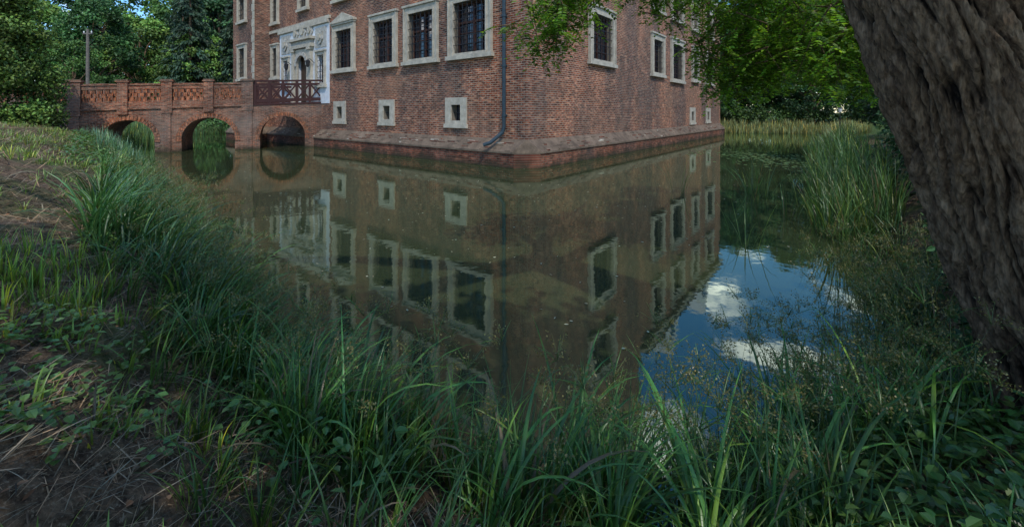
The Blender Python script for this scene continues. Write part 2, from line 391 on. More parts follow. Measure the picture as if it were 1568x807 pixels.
T.box(ML,18.8,22.2,.05,.36,7.052,7.3,M_STONE); T.box(ML,18.9,22.1,.05,.26,7.3,7.6,M_RELIEF); T.box(ML,18.7,22.3,.05,.46,7.6,7.78,M_STONE)
def shield(mb,M,t,z,s,d):
    pr=[(-.5,.5),(-.2,.42),(0,.55),(.2,.42),(.5,.5),(.42,.1),(.5,-.2),(.25,-.5),(0,-.65),(-.25,-.5),(-.5,-.2),(-.42,.1)]
    mb.prism(M,[(t+a*s,z+b*s) for a,b in pr],d,d+.1,M_RELIEF)
    mb.prism(M,[(t+a*s*.55,z+b*s*.55) for a,b in pr],d+.1,d+.17,M_STONE)
for t_,z_,s_ in ((19.4,8.3,.85),(20.5,8.4,1.1),(21.6,8.3,.85)): shield(T,ML,t_,z_,s_,.05)
for t_ in (17.85,23.4):
    T.box(ML,t_-.75,t_+.75,.05,.1,6.9,8.3,M_RELIEF); shield(T,ML,t_,7.6,.8,.1)
T.box(ML,16.7,24.6,.05,.2,8.5,8.74,M_STONE)
T.obj('window_frames_and_portal',castle)
L=MB()
for t_ in (18.85,22.3):
    L.tube([ML(t_,.05,5.9),ML(t_,.35,6.15),ML(t_,.5,6.1)],.025,M_IRON,6)
    L.tube([ML(t_,.5,6.08),ML(t_,.5,6.0),ML(t_,.5,5.62),ML(t_,.5,5.55)],[.03,.16,.11,.03],M_IRON,6)
L.obj('portal_lanterns',castle)
P=MB(); e=.45
def plinth_run(pts_out, pts_in):
    n_=len(pts_out)
    for i in range(n_-1):
        a,b=pts_out[i],pts_out[i+1]; c,d_=pts_in[i],pts_in[i+1]
        P.poly([(*a,-1),(*b,-1),(*b,.62),(*a,.62)],M_BR2)
        def off(p,q,k): return (p[0]+(p[0]-q[0])*k,p[1]+(p[1]-q[1])*k)
        a2,b2=off(a,c,.15),off(b,d_,.15)
        P.poly([(*a,.62),(*b,.62),(*b2,.62),(*a2,.62)],M_CAP); P.poly([(*a2,.62),(*b2,.62),(*b2,.70),(*a2,.70)],M_CAP)
        P.poly([(*a2,.70),(*b2,.70),(*d_,1.22),(*c,1.22)],M_CAP)
plinth_run([(-1.65,31.5),(-1.65,26.05),(-e,26.05),(-e,.35),(.35,-e),(34.3,-e)],[(-1.2,31.5),(-1.2,26.5),(0.0,26.5),(0,.001),(.001,0),(34.3,0)])
P.obj('plinth',castle)
S=MB()
for i in range(260):
    left=R.random()<.5; t_=R.uniform(.5,25 if left else 33); w_=R.uniform(.12,.6)
    M_=ML if left else MR; dd=R.uniform(.1,.5); zz=.70+.52*(1-dd/.52)
    S.box(M_,t_,t_+w_,dd-.07,dd+.03,zz-.05,zz+R.uniform(.0,.035),(M_CAP,M_BR2,M_STONE)[int(R.choice(3,p=[.5,.42,.08]))])
S.obj('ledge_stones',castle,bevel=.01)
D=MB()
D.tube([ML(1.15,.16,HB),ML(1.15,.16,1.75),ML(1.2,.2,1.5),ML(1.55,.62,1.05),ML(1.8,.8,.95)],.085,M_PIPE,12)
for z in (2.2,4.4,6.6,8.8,11): D.tube([ML(1.15,.16,z),ML(1.15,.16,z+.1)],.115,M_PIPE,12); D.box(ML,1.1,1.2,0,.1,z,z+.08,M_IRON)
D.obj('downpipe',castle,smooth=False)
Rf=MB(); o_=.45
def hip(x0,x1,y0,y1,z0,zr,ins):
    a_,b_,c_,d_=(x0,y0,z0),(x1,y0,z0),(x1,y1,z0),(x0,y1,z0)
    if (x1-x0)>(y1-y0): e_,g_=(x0+ins,(y0+y1)/2,zr),(x1-ins,(y0+y1)/2,zr); fs=((a_,b_,g_,e_),(b_,c_,g_),(c_,d_,e_,g_),(d_,a_,e_))
    else: e_,g_=((x0+x1)/2,y0+ins,zr),((x0+x1)/2,y1-ins,zr); fs=((a_,b_,e_),(b_,c_,g_,e_),(c_,d_,g_),(d_,a_,e_,g_))
    for f in fs: Rf.poly(f,M_ROOF)
hip(-.45,XB+.45,-.45,31.65,HB+.2,26.5,6); hip(XB+.02,34.45,-.45,31.65,HT+.2,19.5,8)
for x_ in (19,28):
    Rf.prism(MR,[(x_-1.6,HT+.26),(x_+1.6,HT+.26),(x_+1.6,14.6),(x_+1.1,14.9),(x_+1.0,15.5),(x_+.5,15.8),(x_,16.6),(x_-.5,15.8),(x_-1,15.5),(x_-1.1,14.9),(x_-1.6,14.6)],-2.5,0,M_PLAST)
    Rf.box(MR,x_-.5,x_+.5,.003,.04,13.9,15.1,M_GLASS)
for x_,y_ in ((17,6),(25,6)): Rf.box(lambda t,d,z:(t,d,z),x_,x_+.9,y_,y_+.9,14,19,M_BR)
Rf.obj('roof',castle)

# ------------------------------------------------------------ bridge
bridge=empty('brick_bridge',(-25.4,22.5,0),math.atan2(.4794,.8776))
MBr=lambda t,d,z:(t,-d,z)
slope=.045; dk=lambda s:2.38+slope*s
BW=3.6
arches=[(2.37,4.79,1.93),(6.06,8.77,2.06),(10.14,12.79,2.16)]
prof=[(-4,-1)]
for (a0,a1,zt) in arches:
    cx=(a0+a1)/2; hw=(a1-a0)/2; sp=.75
    prof.append((a0,-1))
    prof+=[(cx-hw*math.cos(q),sp+(zt-sp)*math.sin(q)) for q in np.linspace(0,math.pi,21)]
    prof.append((a1,-1))
prof+=[(14.6,-1),(14.6,dk(14.6)),(-4,dk(-4))]
B=MB(); B.prism(MBr,prof,0,-BW,M_BRB)
for (a0,a1,zt) in arches:
    cx=(a0+a1)/2; hw=(a1-a0)/2; sp=.75
    qs=np.linspace(-.12,math.pi+.12,28)
    for q0,q1 in zip(qs[:-1],qs[1:]):
        g=.010
        pr=[(cx-(hw+k)*math.cos(q),sp+(zt-sp+k)*math.sin(q)) for k,q in ((-.0,q0+g),(.27,q0+g),(.27,q1-g),(-.0,q1-g))]
        B.prism(MBr,pr,.002,.035+R.uniform(0,.012),M_RING)
zf=lambda t:slope*t
for dd in (0,-BW+.0):
    s_=1 if dd==0 else -1
    d0,d1=(dd-.30,dd+.06) if s_==1 else (dd-.06,dd+.30)
    B.box(MBr,-4,9.13,min(d0,d1),max(d0,d1)+(.04 if s_==1 else 0),2.38,2.52,M_BRB,zf)
    B.box(MBr,9.78,14.4,dd-.30,dd+.05,2.38,2.50,M_REDW,zf)
    pil=[(-3.4,-2.8),(-1.2,-.7),(1.07,1.6),(3.13,3.59),(5.1,5.61),(7.16,7.65),(9.13,9.76)]
    for (p0,p1) in pil:
        B.box(MBr,p0,p1,dd-.36,dd+.14,2.1 if s_==1 else 2.4,3.98,M_BRB,zf)
        B.box(MBr,p0-.07,p1+.07,dd-.42,dd+.20,3.98,4.06,M_BRB,zf); B.box(MBr,p0-.02,p1+.02,dd-.38,dd+.16,4.06,4.12,M_CAP,zf)
        if s_==1 and (p0<1.5 or p0 in (5.1,9.13)): B.box(MBr,p0+.06,p1-.06,dd+.0,dd+.10,-.9,2.1,M_BRB,zf)
    for (p0,p1) in zip([p[1] for p in pil[:-1]],[p[0] for p in pil[1:]]):
        B.box(MBr,p0,p1,dd-.24,dd-.0,2.52,2.85,M_BRB,zf); B.box(MBr,p0,p1,dd-.24,dd-.0,3.55,3.78,M_BRB,zf)
        B.box(MBr,p0,p1,dd-.30,dd+.06,3.78,3.88,M_BRB,zf)
        k=max(4,int((p1-p0)/.27)); st=(p1-p0)/k
        for row in range(3):
            zz=2.85+row*.233
            for i in range(k+(row%2)):
                c_=p0+st*(i+.5*(1-row%2)); w_=st*.31
                B.box(MBr,max(p0,c_-w_),min(p1,c_+w_),dd-.2,dd-.03,zz+.001,zz+.233,M_RING,zf)
    B.box(MBr,9.78,14.2,dd-.12,dd+.0,3.92,4.04,M_REDW,zf); B.box(MBr,9.78,14.2,dd-.1,dd-.02,2.58,2.80,M_REDW,zf); B.box(MBr,9.78,14.2,dd-.1,dd-.02,3.66,3.82,M_REDW,zf)
    ns=5; st=(13.9-9.86)/ns
    for i in range(ns+1):
        c_=9.86+st*i; B.box(MBr,c_-.08,c_+.08,dd-.13,dd+.01,2.5,3.92,M_REDW,zf)
        if i<ns:
            for (u0,u1,dx) in ((2.80,3.66,0),(3.66,2.80,-.035)):
                x0,x1=c_+.08,c_+st-.08; t_=.085
                z_0=u0+zf(x0); z_1=u1+zf(x1)
                B.prism(MBr,[(x0,z_0-t_),(x1,z_1-t_),(x1,z_1+t_),(x0,z_0+t_)],dd-.03+dx,dd-.06+dx,M_REDW)
B.obj('bridge_masonry',bridge)

# ------------------------------------------------------------ trees
M_LEAF=foliage_mat('tree_foliage',0,.55)
M_LEAFN=foliage_mat('locust_foliage',.5,.45)
M_GRASS=foliage_mat('sedge_blades',.2,.33,.5)
M_DRY=foliage_mat('dry_litter',0,.8,.2)
def bark(name,attr):
    m,nt,out=newmat(name); co=objco(nt)
    nv=noise(nt,mapping(nt,co,(14,14,2.2)),1.0,8,.65,.6); nw=noise(nt,mapping(nt,co,(60,60,14)),1,4)
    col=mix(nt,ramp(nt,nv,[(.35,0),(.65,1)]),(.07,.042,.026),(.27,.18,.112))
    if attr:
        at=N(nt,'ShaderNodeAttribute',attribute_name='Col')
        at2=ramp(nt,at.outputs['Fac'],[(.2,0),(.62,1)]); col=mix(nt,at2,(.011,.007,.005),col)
    col=mix(nt,1,col,ramp(nt,nw,[(.3,.45),(.7,1.35)]),'MULTIPLY')
    principled(nt,out,col,.9,bump(nt,nw,.9,.018),spec=.2); return m
M_BARK=bark('bark',False); M_BARKN=bark('furrowed_bark',True)

def add_trunk(o, tubes):
    mb=MB()
    for p,r_ in tubes: mb.tube(p,r_,M_BARK,7)
    t=mb.obj('trunk'); t.parent=o; return t
def decid(name,h,w,nl=8000,base=(.045,.085,.022),lf=.34,low=.10):
    gs=[]; nc=80
    cz=R.uniform(low,1,nc); ph=R.uniform(0,2*np.pi,nc)
    prof_=np.sin(np.clip((cz-low)/(1-low),0,1)**.75*np.pi)**.6*.9+.12
    rr=prof_*w*R.uniform(.45,1,nc)**.6
    cc=np.stack([rr*np.cos(ph),rr*np.sin(ph),cz*h],1)
    per=nl//nc
    for c in cc:
        s=R.uniform(.7,1.3)*w*.22
        v=rdir(per)*(R.random((per,1))**.45)*s*np.array([1.15,1.15,.7]); 
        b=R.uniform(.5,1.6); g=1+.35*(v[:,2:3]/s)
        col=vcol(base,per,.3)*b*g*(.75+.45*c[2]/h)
        ax=rdir(per); ax[:,2]-=.3
        gs.append(leaf_geo(c+v,ax,rdir(per)+np.array([0,-.3,.7]),lf*R.uniform(.7,1.4,per),lf*.7,np.clip(col,.002,1)))
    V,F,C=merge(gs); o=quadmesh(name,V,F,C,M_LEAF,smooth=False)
    tb=[([(0,0,-.5),(.1,.05,h*.3),(.0,.2,h*.6),(.1,0,h*.9)],[h*.022,h*.017,h*.01,.03])]
    for c in cc[::5]: tb.append(([(0.05,.1,max(h*.15,c[2]*.55)),tuple(c*np.array([.5,.5,.85])),tuple(c)],[h*.009,h*.005,.02]))
    return o,tb
def conifer(name,h,w,base=(.03,.06,.03),nb=330):
    gs=[]
    for i in range(nb):
        z=h*(.04+.95*(i/nb)); rr=w*(1-(z/h))**.85*R.uniform(.65,1.08)+.15; ph=R.uniform(0,6.28)
        k=max(8,int(26*rr/w)+6); s=np.sqrt(R.random(k)); d=np.array([math.cos(ph),math.sin(ph)])
        x=d[0]*rr*s+R.normal(0,.12*rr,k)*-d[1]*s; y=d[1]*rr*s+R.normal(0,.12*rr,k)*d[0]*s
        zz=z-.32*rr*s**1.5+R.normal(0,.08,k)
        c=np.stack([x,y,zz],1); ax=np.stack([d[0]+R.normal(0,.5,k),d[1]+R.normal(0,.5,k),-1.1+R.normal(0,.3,k)],1)
        b=R.uniform(.6,1.5)
        gs.append(leaf_geo(c,ax,rdir(k)+np.array([0,0,1]),R.uniform(.3,.6,k),R.uniform(.12,.22,k),vcol(base,k,.25)*b*(.5+.75*s[:,None])))
    V,F,C=merge(gs); o=quadmesh(name,V,F,C,M_LEAF,smooth=False)
    return o,[([(0,0,-.5),(0,0,h*.98)],[h*.016,.03])]
def place(proto,tubes_t,name,loc,sc,parent=None,rot=None):
    o=bpy.data.objects.new(name,proto.data); COL.objects.link(o); o.location=loc; o.scale=(sc[0],sc[0],sc[1]); o.rotation_euler=(0,0,R.uniform(0,6.28) if rot is None else rot)
    t=bpy.data.objects.new('trunk',tubes_t.data); COL.objects.link(t); t.parent=o
    if parent: o.parent=parent
    return o
protos=[]
for i,(h,w,b) in enumerate(((15,5.2,(.075,.15,.03)),(16,5.0,(.045,.11,.028)),(14,5.6,(.12,.21,.038)),(15,4.8,(.038,.09,.028)))):
    o,tb=decid('decid_proto',h,w,8800,b,lf=.38); protos.append((o,add_trunk(o,tb)))
cons=[]
for h,w in ((18,3.6),(16,3.2)):
    o,tb=conifer('con_proto',h,w); cons.append((o,add_trunk(o,tb)))
dist=empty('distant_trees')
def gz(x,y): return float(ground(np.array([x]),np.array([y]))[0])
for (x,y,k,s) in ((-58,50,2,1),(-50,56,2,.95),(-47,47,1,.8),(-66,46,2,1.1),(-42,60,3,1.1),(-52,66,0,1.2),(-36,64,1,1.1),(-62,60,3,1.2),(-30,70,0,1.1),(-72,58,2,1.1),(-44,72,1,1.3),(-39,52,2,.75),(-54,74,1,1.4),(-64,70,0,1.4),(-56,43,2,.6),(-44,42,0,.5)):
    place(*protos[k],'tree',(x,y,gz(x,y)-.3),(s,s),dist)
for (x,y,k,s) in ((24,58,3,1),(31,56,1,1),(38,54,3,1),(44,50,3,1),(34,62,0,1.15),(27,66,1,1.2),(46,44,1,1),(50,56,0,1.2),(41,62,3,1.2),(52,38,3,1.05),(46,34,0,.85),(40,30,1,.7),(18,70,1,1.2),(36,25,3,.6),(30,20,1,.5),(29,54,1,.7),(36,50,3,.65),(22,62,1,1.2),(33,72,3,1.4),(45,68,1,1.4),(41,48,1,.55),(25,53,3,.55)):
    place(*protos[k],'tree',(x,y,gz(x,y)-.3),(s*.95,s*.95),dist)
for (x,y,k,s) in ((17.5,17.5,3,.5),(23.5,25.5,1,.6)):
    place(*protos[k],'bank_tree',(x,y,gz(x,y)-.1),(s,s))
for (x,y,k,s) in ((-38.5,50,0,1.05),(-34.5,52,1,1.1),(-42.5,54,0,1.0),(-31.5,56,1,1.1)):
    o=place(*cons[k],'spruce_tree',(x,y,gz(x,y)-.3),(s,s))
for o,t in protos+cons: bpy.data.objects.remove(t); bpy.data.objects.remove(o)
gs=[]
def shrub_blob(c,r,k,base,lf,b=1):
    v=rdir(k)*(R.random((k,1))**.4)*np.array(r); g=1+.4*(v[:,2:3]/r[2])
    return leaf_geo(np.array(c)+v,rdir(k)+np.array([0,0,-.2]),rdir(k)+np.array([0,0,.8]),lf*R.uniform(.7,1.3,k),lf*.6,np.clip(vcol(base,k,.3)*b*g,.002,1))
for i in range(110):
    if i<45: x=R.uniform(-66,-27); y=44+R.uniform(0,9)+(x+30)*-.05; bz=(.05,.10,.025)
    else: x=R.uniform(20,50); y=max(54-abs(x-24)*.5,40)+R.uniform(0,5); bz=(.085,.15,.035) if R.random()<.45 else (.05,.1,.025)
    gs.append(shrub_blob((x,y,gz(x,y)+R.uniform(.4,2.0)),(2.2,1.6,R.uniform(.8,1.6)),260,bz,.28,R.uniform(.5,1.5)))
V,F,C=merge(gs); quadmesh('distant_shrubs',V,F,C,M_LEAF,smooth=False)
gs=[]
for i in range(170):
    z=R.uniform(0,1); rr=(2.1*(1-z**2*.45))*R.uniform(.45,1); ph=R.uniform(0,6.28)
    gs.append(shrub_blob((rr*math.cos(ph),rr*math.sin(ph),.1+z*6.6),(.6,.6,.5),170,(.085,.14,.025),.15,R.uniform(.45,1.9)))
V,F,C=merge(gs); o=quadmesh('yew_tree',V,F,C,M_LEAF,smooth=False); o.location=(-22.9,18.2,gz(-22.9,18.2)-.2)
add_trunk(o,[([(0,0,-.4),(.1,0,3),(0,.1,6)],[.22,.16,.03])])

# ------------------------------------------------------------ locust tree (right, near)
locust=empty('locust_tree')
cp=np.array([(3.98,2.5,-.25,.74),(3.87,2.52,.1,.60),(3.72,2.55,.6,.51),(3.44,2.6,1.25,.475),(3.16,2.6,1.95,.46),(2.9,2.62,2.6,.45),(2.68,2.65,3.3,.44),(2.45,2.6,4.1,.42),(2.2,2.4,5.0,.38),(2.0,2.0,6.0,.33)])
nr,nc_=360,300
tt=np.linspace(0,len(cp)-1,nr); P_=np.stack([np.interp(tt,range(len(cp)),cp[:,k]) for k in range(4)],1)
for _ in range(12): P_[1:-1]=(P_[:-2]+P_[2:]+2*P_[1:-1])/4
V=np.zeros((nr,nc_,3)); CC=np.zeros((nr,nc_,3))
for i in range(nr):
    zz=P_[i,2]; wob=.25*math.sin(zz*1.7)+.15*math.sin(zz*4.1+1)
    for j in range(nc_):
        an=2*math.pi*j/nc_
        wq_=wob*.5+.12*mnoise.noise((math.cos(an)*2,math.sin(an)*2,zz*2.2))
        cx_,cy_=math.cos(an+wq_),math.sin(an+wq_)
        nz=mnoise.noise((cx_*6.0,cy_*6.0,zz*1.2)); n2_=mnoise.noise((cx_*13+7,cy_*13,zz*4.2)); n3_=mnoise.noise((cx_*34,cy_*34+5,zz*20))
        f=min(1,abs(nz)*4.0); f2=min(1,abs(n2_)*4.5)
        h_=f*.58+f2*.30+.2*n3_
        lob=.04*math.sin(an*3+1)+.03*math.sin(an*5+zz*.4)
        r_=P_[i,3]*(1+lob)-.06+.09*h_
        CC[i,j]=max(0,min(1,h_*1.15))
        V[i,j]=(P_[i,0]+r_*math.cos(an),P_[i,1]+r_*math.sin(an),zz)
ii=(np.arange(nr-1)[:,None]*nc_+np.arange(nc_)[None]); jj=(np.arange(nr-1)[:,None]*nc_+(np.arange(nc_)[None]+1)%nc_)
F=np.stack([ii.ravel(),jj.ravel(),(jj+nc_).ravel(),(ii+nc_).ravel()],1)
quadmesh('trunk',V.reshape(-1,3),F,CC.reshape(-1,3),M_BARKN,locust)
LB=MB()
limbs=[([(2.0,2.0,5.8),(2.2,3.2,5.9),(2.6,4.8,5.6),(3.0,6.2,5.1),(3.2,7.4,4.6)],[.2,.14,.10,.06,.03]),
       ([(2.1,2.1,5.4),(3.4,3.6,5.7),(4.6,5.4,5.3),(5.4,6.8,4.7)],[.17,.12,.08,.03]),
       ([(2.2,2.4,5.0),(1.8,3.5,5.4),(1.4,4.8,5.2),(.9,5.8,4.5),(.6,6.2,3.9)],[.15,.1,.07,.04,.02]),
       ([(3.0,6.2,5.1),(3.1,6.6,4.3),(3.15,6.7,3.5),(3.1,6.5,2.9)],[.035,.025,.016,.008]),
       ([(5.0,6.1,5.0),(4.8,6.5,4.2),(4.5,6.6,3.5)],[.035,.02,.008]),
       ([(2.0,2.0,6.0),(1.2,.5,7),(0,-1.5,8),(-2,-3,8.6)],[.28,.2,.14,.06]),([(2.0,2.0,6.0),(3.2,0,7.4),(4,-2.5,8.4)],[.25,.18,.08]),
       ([(1.6,1.3,6.4),(-.5,1.0,7.3),(-3,.5,8),(-5,0,8.4)],[.2,.14,.1,.05])]
for p,r_ in limbs: LB.tube(p,r_,M_BARK,8)
tips=[(.35,5.5,3.05,6),(.45,5.5,3.2,6),(.5,5.5,2.95,5),(.65,5.6,3.05,6),(.8,5.6,3.25,5),(.95,5.8,3.5,5),(1.1,5.4,3.6,4),(1.4,6,3.85,3),(1.7,5.8,3.85,3),(2.0,6,3.8,4),(2.3,6.2,3.75,4),(2.6,6,3.5,5),(2.75,5.8,3.1,6),(2.85,6,2.85,6),(2.95,6,2.6,6),(3.1,6.2,2.5,7),(3.25,6.1,2.4,7),(3.4,6.2,2.5,7),(3.5,6.2,2.7,8),(3.6,6.4,2.95,8),(3.9,6.2,3.0,8),(4.3,6.6,2.8,8),(4.6,6.2,2.85,8),(4.9,6.4,2.75,8),(5.2,6.6,2.8,8),(5.6,6.5,2.55,8),(5.4,5.6,2.75,8),(5.0,5.2,2.95,8),(4.4,5.0,3.25,7),(3.8,4.8,3.35,6)]
fr_c=[]; 
def spray(tip,ln,dens=1):
    tip=np.array(tip); st=tip+np.array([R.normal(0,.35),R.normal(-.3,.35),ln*R.uniform(.5,.9)])
    mid=(st+tip)/2+np.array([R.normal(0,.12),R.normal(.1,.1),.18])
    LB.tube([tuple(st),tuple(mid),tuple(tip)],[.010,.006,.003],M_BARK,4)
    for t in np.arange(.02,1.01,.08/ln*dens):
        p=(1-t)**2*st+2*t*(1-t)*mid+t*t*tip
        fr_c.append((p,R.uniform(0,6.28)))
for *t,cnt in tips:
    for k in range(cnt):
        j=R.normal(0,.17,3); j[2]=abs(R.normal(0,.35)); spray(np.array(t)+j,R.uniform(.5,1.0))
for k in range(340):
    x=R.uniform(3.2,6.1); y=R.uniform(5,9.5); z=2.4+y*(R.uniform(.05,.30) if x>3.7 else R.uniform(.10,.3))
    spray((x*y/6.2,y,z),R.uniform(.6,1.2))
for k in range(45):
    x=R.uniform(.5,3); y=R.uniform(5,6.5); spray((x,y,2.4+y*R.uniform(.24,.32)),R.uniform(.5,.9))
gs=[]
for p,ph in fr_c:
    ln=R.uniform(.18,.30); k=7; d=np.array([math.cos(ph),math.sin(ph),R.uniform(-.7,.1)]); d/=np.linalg.norm(d)
    sd=np.cross(d,[0,0,1.]); sd/=np.linalg.norm(sd); s=np.linspace(.15,1,k)
    pos=p+d*ln*s[:,None]+np.array([0,0,-1])*(ln*.35*s**2)[:,None]
    c=np.concatenate([pos,pos,pos[-1:]]); ax=np.concatenate([np.tile(sd+d*.35,(k,1)),np.tile(-sd+d*.35,(k,1)),d[None]+0]); ax[:,2]-=R.uniform(.0,.5)
    b=R.uniform(.3,1.6)
    gs.append(leaf_geo(c,ax,np.tile([0,-.35,.8],(2*k+1,1))+R.normal(0,.35,(2*k+1,3)),R.uniform(.05,.062),.028,vcol((.135,.25,.028),2*k+1,.2)*b,.1))
for i in range(150):  # unseen leaf clumps above and behind the camera, added to shade the foreground
    th=R.uniform(0,6.28); rr=R.uniform(0,1)**.5; c=np.array([1.9+rr*6.0*math.cos(th),-3.4+rr*5.4*math.sin(th),R.uniform(5.6,10)])
    lim=2.6-.84*(c[2]-3.5)
    if c[1]>lim: c[1]=lim-R.uniform(0,2)  # trims the added shade leaves so sun still reaches the hanging sprays
    kk=66; v=rdir(kk)*(R.random((kk,1))**.5)*np.array([1.0,1.0,.5])
    gs.append(leaf_geo(c+v,rdir(kk),rdir(kk)+np.array([0,0,1.]),R.uniform(.16,.28,kk),.15,vcol((.12,.20,.03),kk,.3)))
V,F,C=merge(gs); quadmesh('crown_and_shade_canopy',V,F,C,M_LEAFN,locust,smooth=False)
LB.obj('limbs',locust,smooth=True)

# ------------------------------------------------------------ sedges, reeds, grass
def scatter(n,x0,x1,y0,y1,dmin,dmax):
    x=R.uniform(x0,x1,n); y=R.uniform(y0,y1,n); d=sdist(x,y)
    k=(d>dmin)&(d<dmax); x,y,d=x[k],y[k],d[k]
    return x,y,np.where(d>0,ground(x,y,d),np.maximum(ground(x,y,d),-.25)),d
def tufts(x,y,z,per,Lr,Wr,base,spread=.07,lean=(.05,.5),curve=(.5,1.6),bias=None,segs=6,v=.3):
    n=len(x); idx=np.repeat(np.arange(n),per); k=len(idx)
    az=R.uniform(0,6.28,k); r_=R.uniform(0,spread,k)
    b=np.stack([x[idx]+r_*np.cos(az),y[idx]+r_*np.sin(az),z[idx]-.02],1)
    if bias is not None: az=np.where(R.random(k)<.45,bias+R.normal(0,.6,k),az)
    tl=R.uniform(.75,1.2,n)[idx]; tc_=R.uniform(.5,1.4,n)[idx]
    col=vcol(base,k,v)*tc_[:,None]
    yl=(R.random((k,1))<.12); col=np.where(yl,col*np.array([2.3,1.55,1.0]),col)
    dd_=(R.random((k,1))<.05); col=np.where(dd_,np.array([.16,.12,.06])*R.uniform(.5,1.1,(k,1)),col)
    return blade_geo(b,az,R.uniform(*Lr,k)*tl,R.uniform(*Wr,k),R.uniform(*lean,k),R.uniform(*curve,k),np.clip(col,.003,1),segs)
DG=(.050,.125,.022); BG=(.062,.142,.044); YG=(.16,.25,.045)
gs=[]
def keep(x,y,z,mind=1.35):
    k=(x**2+y**2)>mind**2; return x[k],y[k],z[k]
patch=lambda x,y: .5+.5*np.sin(x*2.7+np.sin(y*2.1)*1.3)*np.cos(y*2.3-x*.9)
x,y,z,d=scatter(3000,-4.2,3.4,1.2,6,-.26,.55); x,y,z=keep(x,y,z)
sel=R.random(len(x))<np.where(x>1.7,.20,.42+.4*patch(x,y)); x,y,z=x[sel],y[sel],z[sel]
gs.append(tufts(x,y,z,12,(.38,.8),(.004,.008),DG,bias=.9))
x,y,z,d=scatter(1300,-4.2,2.6,1.3,6,-.25,.6); x,y,z=keep(x,y,z,1.5); s=R.random(len(x))<.55*patch(x*1.3+2,y); x,y,z=x[s],y[s],z[s]
gs.append(tufts(x,y,z,8,(.65,1.1),(.008,.015),(.062,.155,.030),spread=.05,lean=(.1,.5),curve=(1.1,2.3),bias=.7,segs=8))
x,y,z,d=scatter(900,-3.8,2.4,.9,5,.5,1.1); x,y,z=keep(x,y,z,1.3); s=R.random(len(x))<np.where(x<-.9,.2,.35)+.5*patch(x,y)
gs.append(tufts(x[s],y[s],z[s],10,(.25,.5),(.0035,.007),(.068,.14,.026),bias=.6))
x,y,z,d=scatter(15000,-20,-2.5,3.8,21.5,-.2,1.1)
p=np.clip(7/np.hypot(x,y),.25,1); s=R.random(len(x))<p*(.38+.55*patch(x*.6,y*.6)); x,y,z=x[s],y[s],z[s]
far=np.hypot(x,y)>11
gs.append(tufts(x[~far],y[~far],z[~far],10,(.5,.95),(.007,.013),BG,spread=.1,lean=(.05,.5),curve=(.6,1.8),bias=.3,segs=6))
gs.append(tufts(x[far],y[far],z[far],8,(.4,.7),(.008,.014),(.095,.19,.05),spread=.1,lean=(.05,.45),curve=(.4,1.4),bias=.3,segs=4))
x,y,z,d=scatter(1300,-22,-12,13,22.6,-.3,1.2); 
gs.append(tufts(x,y,z,7,(.45,.9),(.008,.016),(.095,.19,.095),spread=.1,lean=(.0,.2),curve=(.2,.8),segs=4))
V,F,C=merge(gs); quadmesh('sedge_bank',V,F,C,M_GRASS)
gs=[]
x,y,z,d=scatter(2300,8.5,22,11.5,27,-.9,.8)
gs.append(tufts(x,y,z,6,(.9,1.7),(.010,.019),(.08,.155,.045),spread=.14,lean=(.0,.25),curve=(.1,1.1),segs=5))
x,y,z,d=scatter(700,6,9.5,7.5,12,-.9,.4)
gs.append(tufts(x,y,z,6,(.8,1.5),(.007,.014),(.065,.13,.036),spread=.14,lean=(.0,.25),curve=(.1,1.1),segs=5))
x,y,z,d=scatter(500,2.9,7.5,3.2,9,-.3,.3)
gs.append(tufts(x,y,z,8,(.4,.8),(.005,.010),(.040,.09,.026),spread=.1,lean=(.05,.5),curve=(.3,1.3),segs=5,bias=2.6))
x=np.array([6.6,6.8,7.0,6.2,5.9,5.2,4.2,5.0,6.3,7.3,6.9]); y=np.array([11.5,11.3,9.5,8.2,7.7,6.6,7.5,12.5,9.6,10.4,12.2]); 
gs.append(tufts(x,y,0*x-.2,8,(.9,1.5),(.007,.013),(.08,.15,.04),spread=.25,lean=(.0,.4),curve=(.1,1.2)))
V,F,C=merge(gs); quadmesh('reed_bed',V,F,C,M_GRASS)
gs=[]
x,y,z,d=scatter(6000,20,40,36,54,-1.0,1.2)
gs.append(tufts(x,y,z,5,(.7,1.3),(.025,.04),(.23,.26,.11),spread=.3,lean=(0,.2),curve=(0,.6),segs=3))
x,y,z,d=scatter(1800,-38,-24,28,50,-1.2,1.2)
gs.append(tufts(x,y,z,5,(.9,1.6),(.02,.035),(.10,.18,.07),spread=.3,lean=(0,.2),curve=(0,.6),segs=3))
V,F,C=merge(gs); quadmesh('far_reeds',V,F,C,M_GRASS)
